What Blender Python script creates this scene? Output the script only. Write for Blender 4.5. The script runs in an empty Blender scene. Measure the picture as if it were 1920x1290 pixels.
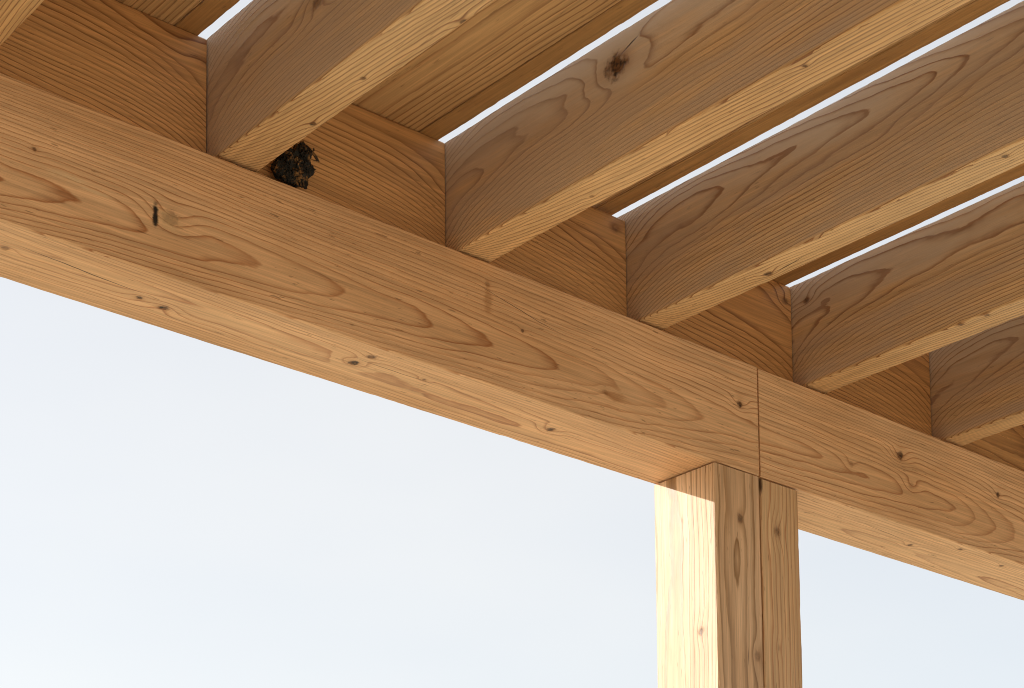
import bpy, bmesh, math, random
from mathutils import Vector, Matrix, noise as mnoise

# ------------------------------------------------------------------ camera, sky, sun, exposure
S = bpy.context.scene
COL = S.collection
GZ = 3.0                                   # height of the beam's underside above the ground
cam_d = bpy.data.cameras.new('camera')
cam = bpy.data.objects.new('camera', cam_d)
COL.objects.link(cam)
R_ = Vector((0.75553162, -0.65503628, -0.00997211))
U_ = Vector((-0.06328109, -0.08812353, 0.99409745))
F_ = Vector((0.65204868, 0.75044101, 0.10803152))
m = Matrix((R_, U_, -F_)).transposed().to_4x4()
m.translation = Vector((-2.92544, -2.71237, -1.49433 + GZ))
cam.matrix_world = m
cam_d.sensor_fit = 'HORIZONTAL'
cam_d.sensor_width = 36.0
cam_d.lens = 69.743
cam_d.shift_y = 0.6148                     # a rising-front (shift) lens: the uprights stay upright
cam_d.clip_start = 0.05
cam_d.clip_end = 3000
S.camera = cam

SUN_DIR = Vector((1.0, -1.0, -0.51)).normalized()      # the way the light travels
elev = math.asin(-SUN_DIR.z)
w = bpy.data.worlds.new('World')
S.world = w
w.use_nodes = True
nt = w.node_tree
nt.nodes.clear()
wo = nt.nodes.new('ShaderNodeOutputWorld')
bg = nt.nodes.new('ShaderNodeBackground')
sky = nt.nodes.new('ShaderNodeTexSky')
sky.sky_type = 'NISHITA'
sky.sun_disc = False
sky.sun_elevation = elev
sky.sun_rotation = math.atan2(-SUN_DIR.x, -SUN_DIR.y)
sky.altitude = 100
sky.air_density = 1.0
sky.dust_density = 2.2
sky.ozone_density = 1.0
# a thin veil of high cloud takes most of the blue out of the whole sky
veil = nt.nodes.new('ShaderNodeMixRGB')
veil.blend_type = 'MIX'
wtc = nt.nodes.new('ShaderNodeTexCoord')
wmp = nt.nodes.new('ShaderNodeMapping')
wmp.inputs['Scale'].default_value = (1.1, 1.1, 3.0)
wns = nt.nodes.new('ShaderNodeTexNoise')
wns.inputs['Scale'].default_value = 1.6
wns.inputs['Detail'].default_value = 4.0
wmr = nt.nodes.new('ShaderNodeMapRange')
wmr.inputs[1].default_value = 0.3
wmr.inputs[2].default_value = 0.7
wmr.inputs[3].default_value = 0.52
wmr.inputs[4].default_value = 0.68
nt.links.new(wtc.outputs['Generated'], wmp.inputs[0])
nt.links.new(wmp.outputs[0], wns.inputs['Vector'])
nt.links.new(wns.outputs['Fac'], wmr.inputs[0])
nt.links.new(wmr.outputs[0], veil.inputs[0])
veil.inputs[2].default_value = (4.75, 4.55, 4.22, 1)
nt.links.new(sky.outputs[0], veil.inputs[1])
nt.links.new(veil.outputs[0], bg.inputs[0])
bg.inputs[1].default_value = 0.101
nt.links.new(bg.outputs[0], wo.inputs[0])

sd = bpy.data.lights.new('sun', 'SUN')
sd.energy = 2.1
sd.angle = math.radians(0.53)
sd.color = (1.0, 0.965, 0.905)
sun = bpy.data.objects.new('sun', sd)
COL.objects.link(sun)
sun.rotation_euler = SUN_DIR.to_track_quat('-Z', 'Y').to_euler()
sun.location = (-10, 10, 12)

S.view_settings.view_transform = 'Standard'
S.view_settings.look = 'None'
S.view_settings.gamma = 1.0
S.view_settings.use_curve_mapping = False
S.view_settings.exposure = 1.24
try:
    S.cycles.max_bounces = 10
    S.cycles.diffuse_bounces = 6
    S.cycles.filter_width = 1.0
except Exception:
    pass


# ------------------------------------------------------------------ node helper
class G:
    """Writes a node tree as expressions."""
    def __init__(self, name):
        self.mat = bpy.data.materials.new(name)
        self.mat.use_nodes = True
        self.nt = self.mat.node_tree
        self.nt.nodes.clear()

    def n(self, t, **kw):
        q = self.nt.nodes.new(t)
        for k, v in kw.items():
            setattr(q, k, v)
        return q

    def put(self, sock, v):
        if isinstance(v, bpy.types.NodeSocket):
            self.nt.links.new(v, sock)
        else:
            sock.default_value = v

    def m(self, op, a, b=0.0, c=0.0, clamp=False):
        q = self.n('ShaderNodeMath', operation=op, use_clamp=clamp)
        self.put(q.inputs[0], a)
        self.put(q.inputs[1], b)
        self.put(q.inputs[2], c)
        return q.outputs[0]

    def v(self, op, a, b=(0, 0, 0)):
        q = self.n('ShaderNodeVectorMath', operation=op)
        self.put(q.inputs[0], a)
        if op not in ('LENGTH', 'NORMALIZE'):
            self.put(q.inputs[1], b)
        return q.outputs['Value'] if op in ('LENGTH', 'DOT_PRODUCT') else q.outputs[0]

    def noise(self, vec, scale, detail=2.0, rough=0.5, col=False):
        q = self.n('ShaderNodeTexNoise')
        self.put(q.inputs['Vector'], vec)
        q.inputs['Scale'].default_value = scale
        q.inputs['Detail'].default_value = detail
        q.inputs['Roughness'].default_value = rough
        return q.outputs['Color'] if col else q.outputs['Fac']

    def sstep(self, x, a, b, lo=0.0, hi=1.0):
        q = self.n('ShaderNodeMapRange', interpolation_type='SMOOTHSTEP')
        self.put(q.inputs[0], x)
        q.inputs[1].default_value = a
        q.inputs[2].default_value = b
        self.put(q.inputs[3], lo)
        self.put(q.inputs[4], hi)
        return q.outputs[0]

    def mix(self, f, a, b, mode='MIX'):
        q = self.n('ShaderNodeMix', data_type='RGBA', blend_type=mode)
        self.put(q.inputs[0], f)
        self.put(q.inputs[6], a if isinstance(a, bpy.types.NodeSocket) else (*a, 1))
        self.put(q.inputs[7], b if isinstance(b, bpy.types.NodeSocket) else (*b, 1))
        return q.outputs[2]


def softwood(name, seed, pith=(0.1, 0.0), drift=(0.0, 0.0), ring=0.0052, warp=0.012, wfreq=1.6,
             early=(0.80, 0.503, 0.290), late=(0.45, 0.195, 0.08), contrast=1.45, bend=None, sky_grey=0.0, lw=1.9, sky_sheen_top=None,
             knots=(), checks=(), stains_sheen=(), rough=0.52, upper_sheen=0.0):
    """Sawn softwood: growth rings about a wandering pith, bent round knots, cut by the timber's faces.
    Local X runs along the grain. knots: (x, y, z, radius, strength, darkness); checks: (axis, c, slope, x0, x1, width)."""
    rnd = random.Random(seed)
    k1, k2 = rnd.uniform(0.94, 1.05), rnd.uniform(-0.025, 0.025)        # every stick has its own tone
    early = (early[0] * k1, early[1] * k1 * (1 + k2), early[2] * k1 * (1 + 2 * k2))
    g = G(name)
    tc = g.n('ShaderNodeTexCoord')
    P = tc.outputs['Object']
    off = (rnd.uniform(-30, 30), rnd.uniform(-30, 30), rnd.uniform(-30, 30))
    Q = g.v('ADD', P, off)
    # slow wander of the pith (makes the flame figure) and two finer wiggles
    w1 = g.v('SUBTRACT', g.noise(g.v('MULTIPLY', Q, (wfreq, 3.2, 3.2)), 1.0, 2.0, 0.45, True), (.5, .5, .5))
    w2 = g.v('SUBTRACT', g.noise(g.v('MULTIPLY', Q, (6.5, 17, 17)), 1.0, 2.0, 0.5, True), (.5, .5, .5))
    w3 = g.v('SUBTRACT', g.noise(g.v('MULTIPLY', Q, (30, 90, 90)), 1.0, 2.0, 0.5, True), (.5, .5, .5))
    W = g.v('ADD', P, g.v('MULTIPLY', w1, (0, warp * 4.2, warp * 4.2)))
    W = g.v('ADD', W, g.v('MULTIPLY', w2, (0, 0.0055, 0.0055)))
    W = g.v('ADD', W, g.v('MULTIPLY', w3, (0, 0.0011, 0.0011)))
    sx = g.n('ShaderNodeSeparateXYZ')
    g.put(sx.inputs[0], W)
    so = g.n('ShaderNodeSeparateXYZ')
    g.put(so.inputs[0], P)
    X, Y, Z = so.outputs[0], so.outputs[1], so.outputs[2]
    yy = g.m('SUBTRACT', sx.outputs[1], g.m('MULTIPLY_ADD', X, drift[0], pith[0]))
    zz = g.m('SUBTRACT', sx.outputs[2], g.m('MULTIPLY_ADD', X, drift[1], pith[1]))
    if bend:                                   # (amount, x of the end, +1 / -1): the grain droops towards that end
        zz = g.m('MULTIPLY_ADD', g.m('EXPONENT', g.m('MULTIPLY', g.m('SUBTRACT', X, bend[1]), -bend[2] / 0.10)), bend[0], zz)
    r = g.m('SQRT', g.m('ADD', g.m('MULTIPLY', yy, yy), g.m('MULTIPLY', zz, zz)))
    core = dark = None
    halo = 0.0
    wk = g.noise(g.v('MULTIPLY', Q, (60, 60, 60)), 1.0, 3.0, 0.6)
    for k, (kx, ky, kz, kr, ka, kd) in enumerate(knots):
        d = g.v('SUBTRACT', P, (kx, ky, kz))
        dl = g.v('LENGTH', g.v('MULTIPLY', d, (1 / (kr * 3.6), 1 / (kr * 2.3), 1 / (kr * 2.3))))
        bump = g.m('MULTIPLY', g.m('EXPONENT', g.m('MULTIPLY', g.m('MULTIPLY', dl, dl), -1.0)), ka * kr * 0.62)
        r = g.m('ADD', r, bump)
        dc = g.v('LENGTH', g.v('MULTIPLY', d, (1 / (kr * 1.45), 1 / (kr * 1.25), 1 / (kr * 1.25))))
        dc = g.m('ADD', dc, g.m('MULTIPLY_ADD', wk, 1.5, -0.75))
        c = g.sstep(dc, 0.35, 1.0, kd, 0.0)
        h = g.sstep(dl, 0.1, 0.85, 0.5 * min(1, kd + .2), 0.0)
        core = c if core is None else g.m('MAXIMUM', core, c)
        halo = g.m('MAXIMUM', halo, h)
    # rings of uneven width
    wid = g.noise(g.v('MULTIPLY', Q, (0.7, 16, 16)), 1.0, 1.0)
    val = g.m('ADD', g.m('DIVIDE', r, ring), g.m('MULTIPLY', wid, 2.2))
    fl = g.m('FLOOR', val)
    t = g.m('SUBTRACT', val, fl)
    wn = g.n('ShaderNodeTexWhiteNoise', noise_dimensions='1D')
    g.put(wn.inputs['W'], g.m('ADD', fl, seed * 17.3))
    rv = wn.outputs['Value']
    st = g.m('MULTIPLY_ADD', rv, 0.38, 0.30)
    lt = g.m('DIVIDE', g.m('SUBTRACT', t, st), g.m('SUBTRACT', 0.95, st), clamp=True)
    lt = g.m('POWER', lt, lw)
    lt = g.m('MULTIPLY', lt, g.sstep(t, 0.90, 1.0, 1.0, 0.0))
    late_m = g.m('MULTIPLY', lt, g.m('MULTIPLY_ADD', rv, 0.55, 0.45))
    patch = g.noise(g.v('MULTIPLY', Q, (2.2, 9, 9)), 1.0, 3.0, 0.55)
    late_m = g.m('MULTIPLY', late_m, g.sstep(patch, 0.25, 0.7, 0.55, 1.1))
    late_m = g.m('MULTIPLY', late_m, contrast, clamp=True)
    colr = g.mix(late_m, early, late)
    # slow colour drift, fibres and pores
    tone = g.noise(g.v('MULTIPLY', Q, (1.3, 5, 5)), 1.0, 3.0, 0.6)
    colr = g.mix(g.sstep(tone, 0.35, 0.72), colr, g.mix(1.0, colr, (0.84, 0.78, 0.70), 'MULTIPLY'))
    fib = g.noise(g.v('MULTIPLY', Q, (7, 330, 330)), 1.0, 3.0, 0.65)
    fv = g.m('MULTIPLY', g.sstep(fib, 0.25, 0.75, 0.82, 1.12), g.sstep(g.noise(g.v('MULTIPLY', Q, (3, 120, 120)), 1.0, 2.0, 0.6), 0.25, 0.75, 0.84, 1.10))
    cf = g.n('ShaderNodeCombineColor')
    for i in range(3):
        g.put(cf.inputs[i], fv)
    colr = g.mix(1.0, colr, cf.outputs[0], 'MULTIPLY')
    flk = g.noise(g.v('MULTIPLY', Q, (26, 210, 210)), 1.0, 2.0, 0.5)
    colr = g.mix(g.sstep(flk, 0.67, 0.75, 0.0, 0.6), colr, (0.16, 0.075, 0.03))
    if sky_grey:                                  # greyish patches: sky light on the side faces, put into the colour
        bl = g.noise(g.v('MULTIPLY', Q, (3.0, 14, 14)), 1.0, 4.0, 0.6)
        colr = g.mix(g.m('MULTIPLY', g.sstep(bl, 0.30, 0.62, 0.25, sky_grey), g.sstep(Z, 0.002, 0.010)), colr, g.mix(0.62, colr, (0.44, 0.345, 0.295)))
    if sky_sheen_top:                               # sky sheen by the open slit, painted silver grey along that face's top
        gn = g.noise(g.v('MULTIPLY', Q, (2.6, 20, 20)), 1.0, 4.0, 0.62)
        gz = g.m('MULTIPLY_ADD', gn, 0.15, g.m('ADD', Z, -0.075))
        gm = g.m('MULTIPLY', g.sstep(gz, sky_sheen_top - 0.115, sky_sheen_top - 0.005, 0.0, 0.72), g.sstep(Y, 0.006, 0.016, 1.0, 0.0))
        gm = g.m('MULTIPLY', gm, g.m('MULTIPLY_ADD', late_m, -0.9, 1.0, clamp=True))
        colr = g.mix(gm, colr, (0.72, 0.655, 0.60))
    height = g.m('ADD', g.m('MULTIPLY', lt, 0.7), g.m('MULTIPLY', fib, 0.8))
    for (ax, ay, az, rx, rz, cc, amt) in stains_sheen:
        d = g.v('MULTIPLY', g.v('SUBTRACT', P, (ax, ay, az)), (1 / rx, 1 / rz, 1 / rz))
        dl = g.m('ADD', g.v('LENGTH', d), g.m('MULTIPLY_ADD', g.noise(g.v('MULTIPLY', Q, (22, 110, 110)), 1.0, 3.0, 0.6), 1.8, -0.9))
        colr = g.mix(g.sstep(dl, 0.3, 1.05, amt, 0.0), colr, cc)
    if core is not None:
        colr = g.mix(halo, colr, g.mix(1.0, colr, (0.66, 0.52, 0.42), 'MULTIPLY'))
        kn = g.noise(g.v('MULTIPLY', Q, (160, 160, 160)), 1.0, 3.0, 0.6)
        kc = g.mix(g.sstep(kn, 0.38, 0.62), (0.018, 0.010, 0.006), (0.17, 0.075, 0.03))
        colr = g.mix(core, colr, kc)
        height = g.m('SUBTRACT', height, g.m('MULTIPLY', core, 2.5))
    for (axis, c, slope, x0, x1, wd) in checks:
        vv = Y if axis == 'y' else Z
        wob = g.m('MULTIPLY_ADD', g.noise(g.v('MULTIPLY', Q, (9, 0.1, 0.1)), 1.0, 3.0), 0.014, -0.007)
        line = g.m('ADD', g.m('MULTIPLY_ADD', X, slope, c - slope * x0), wob)
        dist = g.m('ABSOLUTE', g.m('SUBTRACT', vv, line))
        u = g.m('DIVIDE', g.m('SUBTRACT', X, (x0 + x1) / 2), abs(x1 - x0) / 2)
        taper = g.m('MULTIPLY', g.m('SUBTRACT', 1.0, g.m('MULTIPLY', u, u)), wd, clamp=False)
        mk = g.m('DIVIDE', g.m('SUBTRACT', taper, dist), wd * 0.6, clamp=True)
        colr = g.mix(g.m('MULTIPLY', mk, 0.9), colr, (0.03, 0.014, 0.007))
        height = g.m('SUBTRACT', height, g.m('MULTIPLY', mk, 3.0))
    bs = g.n('ShaderNodeBsdfPrincipled')
    g.put(bs.inputs['Base Color'], colr)
    g.put(bs.inputs['Roughness'], g.m('SUBTRACT', rough + 0.05, g.m('MULTIPLY', lt, 0.14)))
    bs.inputs['Specular IOR Level'].default_value = 0.42
    bp = g.n('ShaderNodeBump')
    bp.inputs['Strength'].default_value = 0.5
    bp.inputs['Distance'].default_value = 0.0011
    g.put(bp.inputs['Height'], height)
    g.put(bs.inputs['Normal'], bp.outputs[0])
    out = g.n('ShaderNodeOutputMaterial')
    g.put(out.inputs[0], bs.outputs[0])
    return g.mat


# ------------------------------------------------------------------ object helpers
def empty(name, loc, label, cat, group=None):
    o = bpy.data.objects.new(name, None)
    o.empty_display_size = 0.2
    COL.objects.link(o)
    o.location = loc
    o['label'] = label
    o['category'] = cat
    if group:
        o['group'] = group
    return o


def link(name, me, mat=None, parent=None, label=None):
    o = bpy.data.objects.new(name, me)
    COL.objects.link(o)
    if mat:
        me.materials.append(mat)
    if parent:
        o.parent = parent
        o.matrix_parent_inverse = Matrix.Translation(-parent.location)
    if label:
        o['label'] = label
    return o


def timber_mesh(name, x0, x1, y0, y1, z0, z1, seed=0, ch=0.0022, wear=0.0009, chip=0.003, step=0.011, bow=0.0):
    """A sawn stick along local X with eased, slightly ragged arrises (each corner vertex wanders only inside its own face)."""
    n = max(2, int((x1 - x0) / step))
    rnd = random.Random(seed)
    so = [rnd.uniform(-50, 50) for _ in range(8)]
    verts, faces = [], []

    def e(k, x):
        a = mnoise.noise(Vector((x * 22, so[k], 1.7))) * wear + mnoise.noise(Vector((x * 70, so[k], 9.1))) * wear * 0.7
        c = mnoise.noise(Vector((x * 9, so[k], 4.4))) * 0.6 + mnoise.noise(Vector((x * 33, so[k], 6.6))) * 0.5
        return max(0.0006, ch + a + max(0.0, c - 0.34) * chip * 4)
    for i in range(n + 1):
        x = x0 + (x1 - x0) * i / n
        ring = [(y0, z0 + e(0, x)), (y0, z1 - e(1, x)), (y0 + e(2, x), z1), (y1 - e(3, x), z1),
                (y1, z1 - e(4, x)), (y1, z0 + e(5, x)), (y1 - e(6, x), z0), (y0 + e(7, x), z0)]
        by = bow * mnoise.noise(Vector((x * 1.7, so[0], 3.3)))
        bz = bow * mnoise.noise(Vector((x * 1.7, so[1], 8.3)))
        verts += [(x, a + by, b + bz) for a, b in ring]
    for i in range(n):
        for k in range(8):
            a, b = i * 8 + k, i * 8 + (k + 1) % 8
            faces.append((a, a + 8, b + 8, b))
    faces.append(tuple(range(8)))
    faces.append(tuple(n * 8 + k for k in reversed(range(8))))
    me = bpy.data.meshes.new(name)
    me.from_pydata(verts, [], faces)
    bm = bmesh.new()
    bm.from_mesh(me)
    bmesh.ops.recalc_face_normals(bm, faces=bm.faces)
    bm.to_mesh(me)
    bm.free()
    return me


# ------------------------------------------------------------------ ground
def ground_material():
    g = G('sandy_ground')
    tc = g.n('ShaderNodeTexCoord')
    P = tc.outputs['Object']
    a = g.noise(P, 0.35, 4.0, 0.6)
    b = g.noise(P, 40.0, 3.0, 0.7)
    c = g.mix(g.sstep(a, 0.3, 0.7), (0.585, 0.505, 0.345), (0.53, 0.455, 0.30))
    c = g.mix(g.sstep(b, 0.35, 0.7, 0.0, 0.35), c, (0.46, 0.385, 0.27))
    bs = g.n('ShaderNodeBsdfPrincipled')
    g.put(bs.inputs['Base Color'], c)
    bs.inputs['Roughness'].default_value = 0.9
    bp = g.n('ShaderNodeBump')
    bp.inputs['Strength'].default_value = 0.5
    bp.inputs['Distance'].default_value = 0.01
    g.put(bp.inputs['Height'], b)
    g.put(bs.inputs['Normal'], bp.outputs[0])
    out = g.n('ShaderNodeOutputMaterial')
    g.put(out.inputs[0], bs.outputs[0])
    return g.mat


bm = bmesh.new()
bmesh.ops.create_grid(bm, x_segments=60, y_segments=60, size=600)
for vtx in bm.verts:
    d = max(0.0, math.hypot(vtx.co.x, vtx.co.y) - 25)
    vtx.co.z = mnoise.noise(vtx.co * 0.012) * min(1.2, d * 0.01)
me = bpy.data.meshes.new('ground')
bm.to_mesh(me)
bm.free()
gr = link('ground', me, ground_material())
gr['kind'] = 'structure'

# ------------------------------------------------------------------ the pergola
H = 0.24                # beam height
B = 0.178               # beam and post depth
W1, W2 = 0.1408, 0.1243  # widths of the two posts that stand side by side
SB = 0.0425             # blocking sits this far behind the beam's near face
XJ = [-1.7125, -1.2017, -0.6761, -0.2020, 0.3068, 0.8009, 1.302]
AJ = [-0.030, -0.0144, 0.0073, 0.0041, -0.0015, -0.0039, 0.0]
WJ = [0.0816, 0.0800, 0.0765, 0.0665, 0.0664, 0.0620, 0.0640]
HJ = [0.2320, 0.2302, 0.2290, 0.2440, 0.2405, 0.2370, 0.2370]
GJ = [0.0180, 0.0165, 0.0190, 0.0175, 0.0068, 0.0080]      # sky gap in front of joists 1..6
for k in (1, 2):
    XJ.insert(0, XJ[0] - 0.505)
    AJ.insert(0, -0.012)
    WJ.insert(0, 0.078)
    HJ.insert(0, 0.232)
    GJ.insert(0, 0.022)
for k in (1, 2):
    XJ.append(XJ[-1] + 0.5)
    AJ.append(0.0)
    WJ.append(0.064)
    HJ.append(0.237)
    GJ.append(0.016)

pergola = empty('pergola', (W1, B / 2, 0), 'timber pergola of pale sawn beams, paired posts and closely boarded joists', 'pergola')

# ---- beams (local X = world X, origin at the joint)
beam_l = softwood('wood_beam', 11, pith=(0.118, 0.092), drift=(0.034, 0.012), ring=0.0060, warp=0.0085, wfreq=1.2,
                  knots=[(-1.297 , 0.0, 0.104, 0.014, 1.5, 0.35), (0.084, 0.0, 0.144, 0.0085, 1.7, 1.0), (-0.310, 0.0, 0.065, 0.007, 1.0, 0.3),
                         (-1.544, 0.0, 0.135, 0.0045, 1.0, 0.8), (-0.526, 0.0, 0.130, 0.004, 0.8, 0.7), (-0.611, 0.0, 0.196, 0.005, 0.9, 0.3),
                         (-1.248, 0.106, 0.0, 0.009, 1.5, 1.0), (-1.298, 0.097, 0.0, 0.006, 1.2, 0.9), (-0.865, 0.081, 0.0, 0.010, 1.5, 1.0),
                         (-0.855, 0.041, 0.0, 0.007, 1.2, 0.8), (-0.376, 0.090, 0.0, 0.009, 1.6, 0.9), (-0.719, 0.059, 0.0, 0.005, 1.2, 0.7),
                         (-1.552, 0.078, 0.0, 0.007, 1.2, 0.6)],
                  checks=[('y', 0.056, 0.095, -1.56, -1.27, 0.0016), ('y', 0.062, 0.01, -0.90, -0.66, 0.0009),
                          ('z', 0.190, -0.16, -0.66, -0.40, 0.0008)],
                  stains_sheen=[(-0.612, 0, 0.170, 0.012, 0.045, (0.34, 0.15, 0.05), 0.5), (-0.285, 0, 0.062, 0.05, 0.012, (0.36, 0.16, 0.055), 0.6),
                          (-1.300, 0, 0.098, 0.026, 0.020, (0.74, 0.53, 0.30), 0.6), (-1.488, 0, 0.108, 0.05, 0.007, (0.78, 0.58, 0.36), 0.6), (-1.43, 0, 0.100, 0.04, 0.005, (0.78, 0.58, 0.36), 0.5),
                          (-1.326, 0, 0.098, 0.0062, 0.026, (0.012, 0.008, 0.005), 1.0)])
o = link('beam', timber_mesh('beam', -4.2, W1 - 0.003, 0, B, 0, H, 3), beam_l, pergola,
         'long beam left of the joint, with a dark slot and flame figure on its face')
o.location.z = GZ
beam_r = softwood('wood_beam_short', 23, pith=(0.085, 0.092), drift=(0.034, -0.02), ring=0.0060, warp=0.0085, wfreq=1.4,
                  knots=[(0.620, 0, 0.160, 0.011, 2.2, 0.9), (0.996, 0, 0.154, 0.007, 1.2, 0.9), (0.66, 0, 0.10, 0.010, 1.6, 0.2), (0.445, 0, 0.10, 0.007, 1.2, 0.25),
                         (0.754, 0.084, 0, 0.007, 1.4, 0.9), (0.873, 0.027, 0, 0.006, 1.2, 0.8), (1.054, 0.04, 0, 0.006, 1.2, 0.8)],
                  checks=[('y', 0.05, 0.1, 0.52, 0.75, 0.0009)])
o = link('beam', timber_mesh('beam', W1 + 0.0028, 3.4, 0.001, B - 0.001, 0.0, H - 0.001, 5), beam_r, pergola,
         'beam right of the joint, with a swirling dark knot')
o.location.z = GZ

# ---- posts (local X = down the post)
RP = Matrix.Rotation(math.radians(90), 4, 'Y')      # local +X -> world -Z, local Z -> world X


def post(x0, x1, y0, y1, ztop, mat, seed, label):
    me = timber_mesh('post', 0.0, GZ + ztop, y0, y1, x0, x1, seed, ch=0.0026, wear=0.0008, step=0.012)
    q = link('post', me, mat, pergola, label)
    q.matrix_basis = Matrix.Translation((0, 0, GZ + ztop)) @ RP
    return q


post_a = softwood('wood_post', 37, pith=(0.122, 0.066), drift=(0.0, 0.0), ring=0.0084, warp=0.0075, wfreq=1.7, contrast=1.2, lw=1.0,
                  early=(0.71, 0.50, 0.34), late=(0.27, 0.14, 0.048),
                  knots=[(0.103, 0.0, 0.074, 0.010, 0.7, 0.6), (0.348, 0.047, 0.0, 0.009, 1.0, 0.7), (0.390, 0.0, 0.118, 0.010, 0.7, 0.4)],
                  checks=[('z', 0.092, 0.0, 0.372, 0.42, 0.001)])
post(0.0, W1 - 0.0035, 0.0, B, -0.0035, post_a, 7, 'post with its left side in full sun')
post_b = softwood('wood_post_right', 41, pith=(0.085, 0.14), drift=(0.0, 0.02), ring=0.0080, warp=0.0065, wfreq=2.2,
                  knots=[(0.105, 0.004, 0.195, 0.0105, 1.5, 0.6), (0.36, 0.004, 0.19, 0.006, 1.0, 0.2)],
                  early=(0.70, 0.48, 0.29),
                  stains_sheen=[(0.012, 0.004, W1 + 0.006, 0.03, 0.008, (0.05, 0.025, 0.012), 0.9)])
post(W1 + 0.0042, W1 + W2, 0.003, B - 0.002, -0.004, post_b, 8, 'post on the right of the pair, fully in shade')

# ---- joists: local X runs from the beam towards the viewer, local Y across (left face at y=0)
JK = {2: [], 3: [], 4: [], 5: [], 6: []}
JPAR = {
    2: dict(pith=(-0.08, 0.12)),
    3: dict(pith=(0.15, 0.165), knots=[(0.286, 0, 0.136, 0.012, 1.3, 0.55), (0.18, 0.065, 0, 0.005, 1.1, 0.9), (0.56, 0.078, 0, 0.007, 1.2, 0.8), (0.34, 0.05, 0, 0.004, 1, .7)],
            stains_sheen=[(0.085, 0, 0.195, 0.055, 0.018, (0.62, 0.50, 0.36), 0.55)]),  # bright sheen near the slit, painted as a pale patch
    4: dict(pith=(0.15, 0.170), knots=[(0.415, 0, 0.172, 0.0225, 0.85, 1.0), (0.813, 0.02, 0, 0.005, 1.2, 0.9), (0.30, 0.05, 0, .004, 1, .5)],
            checks=[('z', 0.186, 0.35, 0.425, 0.475, 0.0022)]),
    5: dict(pith=(0.15, 0.185), knots=[(0.300, 0.042, 0, 0.008, 1.6, 0.9), (0.851, 0.021, 0, 0.006, 1.2, 0.7)],
            checks=[('y', 0.046, -0.08, 0.30, 0.40, 0.0016)]),
    6: dict(pith=(0.15, 0.18), knots=[(0.0, 0, 0.192, 0.008, 1.2, 0.8), (0.40, 0.004, 0, 0.006, 1.1, 0.8), (0.46, 0.008, 0, 0.005, 1.1, 0.7)]),
    7: dict(pith=(0.15, 0.17), warp=0.008),
}
JLAB = {2: 'joist at the far left end of the view', 3: 'joist with the dark debris clump hanging beside it', 4: 'joist with a large black knot high on its side',
        5: 'joist with a brown knot on its underside', 6: 'joist with ragged flecks along its lower edge', 7: 'last joist before the right end of the view'}
J0, J1 = -0.155, 4.2
for j, (x, a, wj, hj) in enumerate(zip(XJ, AJ, WJ, HJ)):
    par = dict(ring=0.0052, warp=0.0060, pith=(0.15, 0.17), drift=(0.028, 0.012), bend=(0.045, 0.0, 1), sky_grey=1.0)
    par.update(JPAR.get(j, {}))
    mat = softwood('wood_joist', 100 + j * 7, early=(0.73, 0.485, 0.262), late=(0.32, 0.148, 0.062), contrast=2.1, rough=0.42, sky_sheen_top=hj, **par)
    me = timber_mesh('joist', J0, J1, 0, wj, 0.0, hj, 20 + j, ch=0.0018, wear=0.0013, chip=0.0048, bow=0.0022)
    q = link('joist', me, mat, pergola, JLAB.get(j))
    q.matrix_basis = Matrix.Translation((x, 0, GZ + H + 0.0045)) @ Matrix.Rotation(math.radians(-90) + a, 4, 'Z')

# ---- blocking boards between the joists (local X = world X)
for j in range(len(XJ) - 1):
    xa = XJ[j] + WJ[j] - AJ[j] * SB + 0.003
    xb = XJ[j + 1] - AJ[j + 1] * SB - 0.003
    rnd = random.Random(900 + j)
    kn = {2: [(-1.204, 0, 0.185, 0.014, 1.4, 0.3)], 4: [(-0.235, 0, 0.20, 0.008, 1.3, 0.3)], 5: [(0.285, 0, 0.20, 0.008, 1.4, 0.5)]}.get(j, [])
    mat = softwood('wood_blocking', 300 + j * 5, pith=(0.13 + rnd.uniform(0, .03), 0.20 + rnd.uniform(-.04, .03)), drift=(0, rnd.uniform(-0.07, -0.02)), ring=rnd.uniform(0.0068, 0.0088), warp=0.0075, wfreq=1.8,
                   early=(0.69, 0.39, 0.172), late=(0.25, 0.10, 0.036), knots=kn, contrast=1.7, bend=(0.05, xb, -1))
    zt = min(HJ[j], HJ[j + 1]) - 0.001
    me = timber_mesh('blocking_board', xa, xb, 0, 0.042, 0.0, zt, 50 + j, ch=0.0045, wear=0.0008)
    q = link('blocking_board', me, mat, pergola)
    q.matrix_basis = Matrix.Translation((0, SB, GZ + H + 0.0045))

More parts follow.
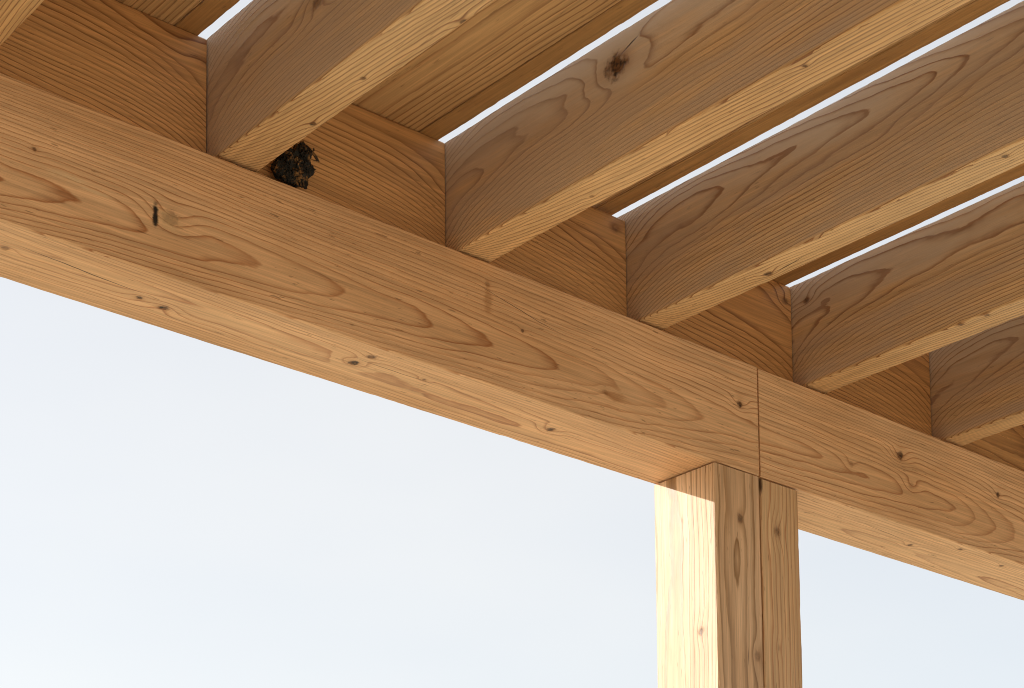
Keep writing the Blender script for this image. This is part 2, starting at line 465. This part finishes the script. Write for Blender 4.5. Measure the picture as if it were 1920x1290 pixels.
# ---- roof boards: one narrow and two wide boards lie over each bay, a slit of sky is left before the next joist
for j in range(len(XJ) - 1):
    a = (AJ[j + 1])
    wbay = XJ[j + 1] - XJ[j] - GJ[j] - 0.049
    dz = HJ[j + 1] - HJ[j]
    tilt = math.atan2(dz, XJ[j + 1] - XJ[j])
    cuts = [0.049, 0.049 + (wbay - 0.046) * 0.42, 0.049 + wbay - 0.046, 0.049 + wbay]
    for k in range(3):
        ya, yb = cuts[k] + (0.0012 if k else 0), cuts[k + 1] - 0.0012
        if k == 2:
            yb = cuts[k + 1]
        rnd = random.Random(j * 3 + k)
        mat = softwood('wood_roof_board', 500 + j * 11 + k * 3, pith=((ya + yb) / 2 + rnd.uniform(-.03, .03), 0.07 if k < 2 else -0.12), ring=0.0088 if k < 2 else 0.008, warp=0.006,
                       early=(0.64, 0.41, 0.21) if k < 2 else (0.52, 0.30, 0.125), late=(0.28, 0.125, 0.05) if k < 2 else (0.38, 0.19, 0.07),
                       contrast=1.7 if k < 2 else 0.6)
        y1 = J1 if k else J1
        me = timber_mesh('roof_board', -0.16, J1, ya, yb, 0, 0.022, 200 + j * 3 + k, ch=0.0018, wear=0.0012, bow=0.0012)
        q = link('roof_board', me, mat, pergola)
        q.matrix_basis = (Matrix.Translation((XJ[j], 0, GZ + H + HJ[j] + 0.0015)) @ Matrix.Rotation(-tilt, 4, 'Y')
                          @ Matrix.Rotation(math.radians(-90) + a, 4, 'Z'))

# ------------------------------------------------------------------ ragged clump in the corner by the second joist
def debris_material():
    g = G('charred_debris')
    tc = g.n('ShaderNodeTexCoord')
    P = tc.outputs['Object']
    a = g.noise(P, 70.0, 4.0, 0.65)
    c = g.mix(g.sstep(a, 0.50, 0.66), (0.010, 0.008, 0.007), (0.24, 0.12, 0.04))
    bs = g.n('ShaderNodeBsdfPrincipled')
    g.put(bs.inputs['Base Color'], c)
    bs.inputs['Roughness'].default_value = 0.8
    bp = g.n('ShaderNodeBump')
    bp.inputs['Strength'].default_value = 0.8
    bp.inputs['Distance'].default_value = 0.004
    g.put(bp.inputs['Height'], a)
    g.put(bs.inputs['Normal'], bp.outputs[0])
    out = g.n('ShaderNodeOutputMaterial')
    g.put(out.inputs[0], bs.outputs[0])
    return g.mat


dm = debris_material()
clump = empty('debris_clump', (-1.02, 0.025, GZ + H), 'ragged blackish clump of dried debris wedged beside a joist on top of the beam', 'debris')
bm = bmesh.new()
for (cx, cy, cz, rx, ry, rz, sd_) in [(-1.040, 0.020, 0.291, .026, .020, .024, 1), (-1.026, 0.016, 0.306, .016, .018, .022, 2), (-1.020, 0.013, 0.288, .015, .015, .014, 3),
                                      (-1.025, 0.018, 0.322, .011, .014, .014, 4), (-1.062, 0.022, 0.276, .018, .016, .016, 5), (-1.034, 0.014, 0.268, .016, .015, .015, 6),
                                      (-1.050, 0.016, 0.262, .014, .014, .013, 7)]:
    r = bmesh.ops.create_icosphere(bm, subdivisions=4, radius=1.0)
    for vtx in r['verts']:
        q = vtx.co.copy()
        k = 1 + 0.30 * mnoise.noise(q * 1.6 + Vector((sd_ * 7, 0, 0))) + 0.28 * mnoise.noise(q * 4.5 + Vector((sd_ * 3, 5, 0))) + 0.16 * mnoise.noise(q * 11)
        vtx.co = Vector((cx + q.x * rx * k + 1.02, min(cy + q.y * ry * k, SB - 0.001) - 0.025, cz + q.z * rz * k - H))
me = bpy.data.meshes.new('wad')
bm.to_mesh(me)
bm.free()
link('wad', me, dm, clump).matrix_parent_inverse = Matrix()


def strand(pts, w0, w1):
    bm = bmesh.new()
    n = 5
    prev = None
    for i, p in enumerate(pts):
        t = i / (len(pts) - 1)
        rr = 1.25 * (w0 * (1 - t) + w1 * t)
        ring = [bm.verts.new((p[0] + 1.02 + rr * math.cos(6.283 * k / n), p[1] - 0.025 + rr * 0.6 * math.sin(6.283 * k / n), p[2] - H + 0.3 * rr * math.sin(6.283 * k / n))) for k in range(n)]
        if prev:
            for k in range(n):
                bm.faces.new((prev[k], prev[(k + 1) % n], ring[(k + 1) % n], ring[k]))
        else:
            bm.faces.new(ring)
        prev = ring
    bm.faces.new(list(reversed(prev)))
    bmesh.ops.recalc_face_normals(bm, faces=bm.faces)
    me = bpy.data.meshes.new('strand')
    bm.to_mesh(me)
    bm.free()
    link('strand', me, dm, clump).matrix_parent_inverse = Matrix()


strand([(-1.022, .012, .333), (-1.010, .009, .324), (-1.002, .008, .317), (-0.995, .008, .309)], .0062, .0028)
strand([(-0.995, .008, .310), (-1.003, .009, .3085), (-1.013, .010, .309)], .0022, .0026)
strand([(-1.016, .011, .297), (-1.010, .009, .291), (-1.011, .008, .284), (-1.018, .008, .279)], .0062, .0024)
for k, (xs, zs, xe, ze) in enumerate([(-1.0366, .268, -1.0335, .2465), (-1.029, .270, -1.0264, .2455), (-1.0205, .276, -1.0212, .253), (-1.043, .262, -1.041, .246), (-1.024, .272, -1.0232, .2465)]):
    strand([(xs, .009, zs), ((xs + xe) / 2 + .0012, .007, (zs + ze) / 2), (xe, .004, ze)], .0031, .0016)
# short fibres sticking out of the wad
for k in range(14):
    rr = random.Random(k)
    x_, z_ = -1.045 + rr.uniform(-.022, .03), 0.285 + rr.uniform(-.02, .035)
    a_ = rr.uniform(0, 6.283)
    strand([(x_, .004, z_), (x_ + .007 * math.cos(a_), -.001, z_ + .007 * math.sin(a_)), (x_ + .012 * math.cos(a_ + .5), .001, z_ + .012 * math.sin(a_ + .5))], .0022, .0009)
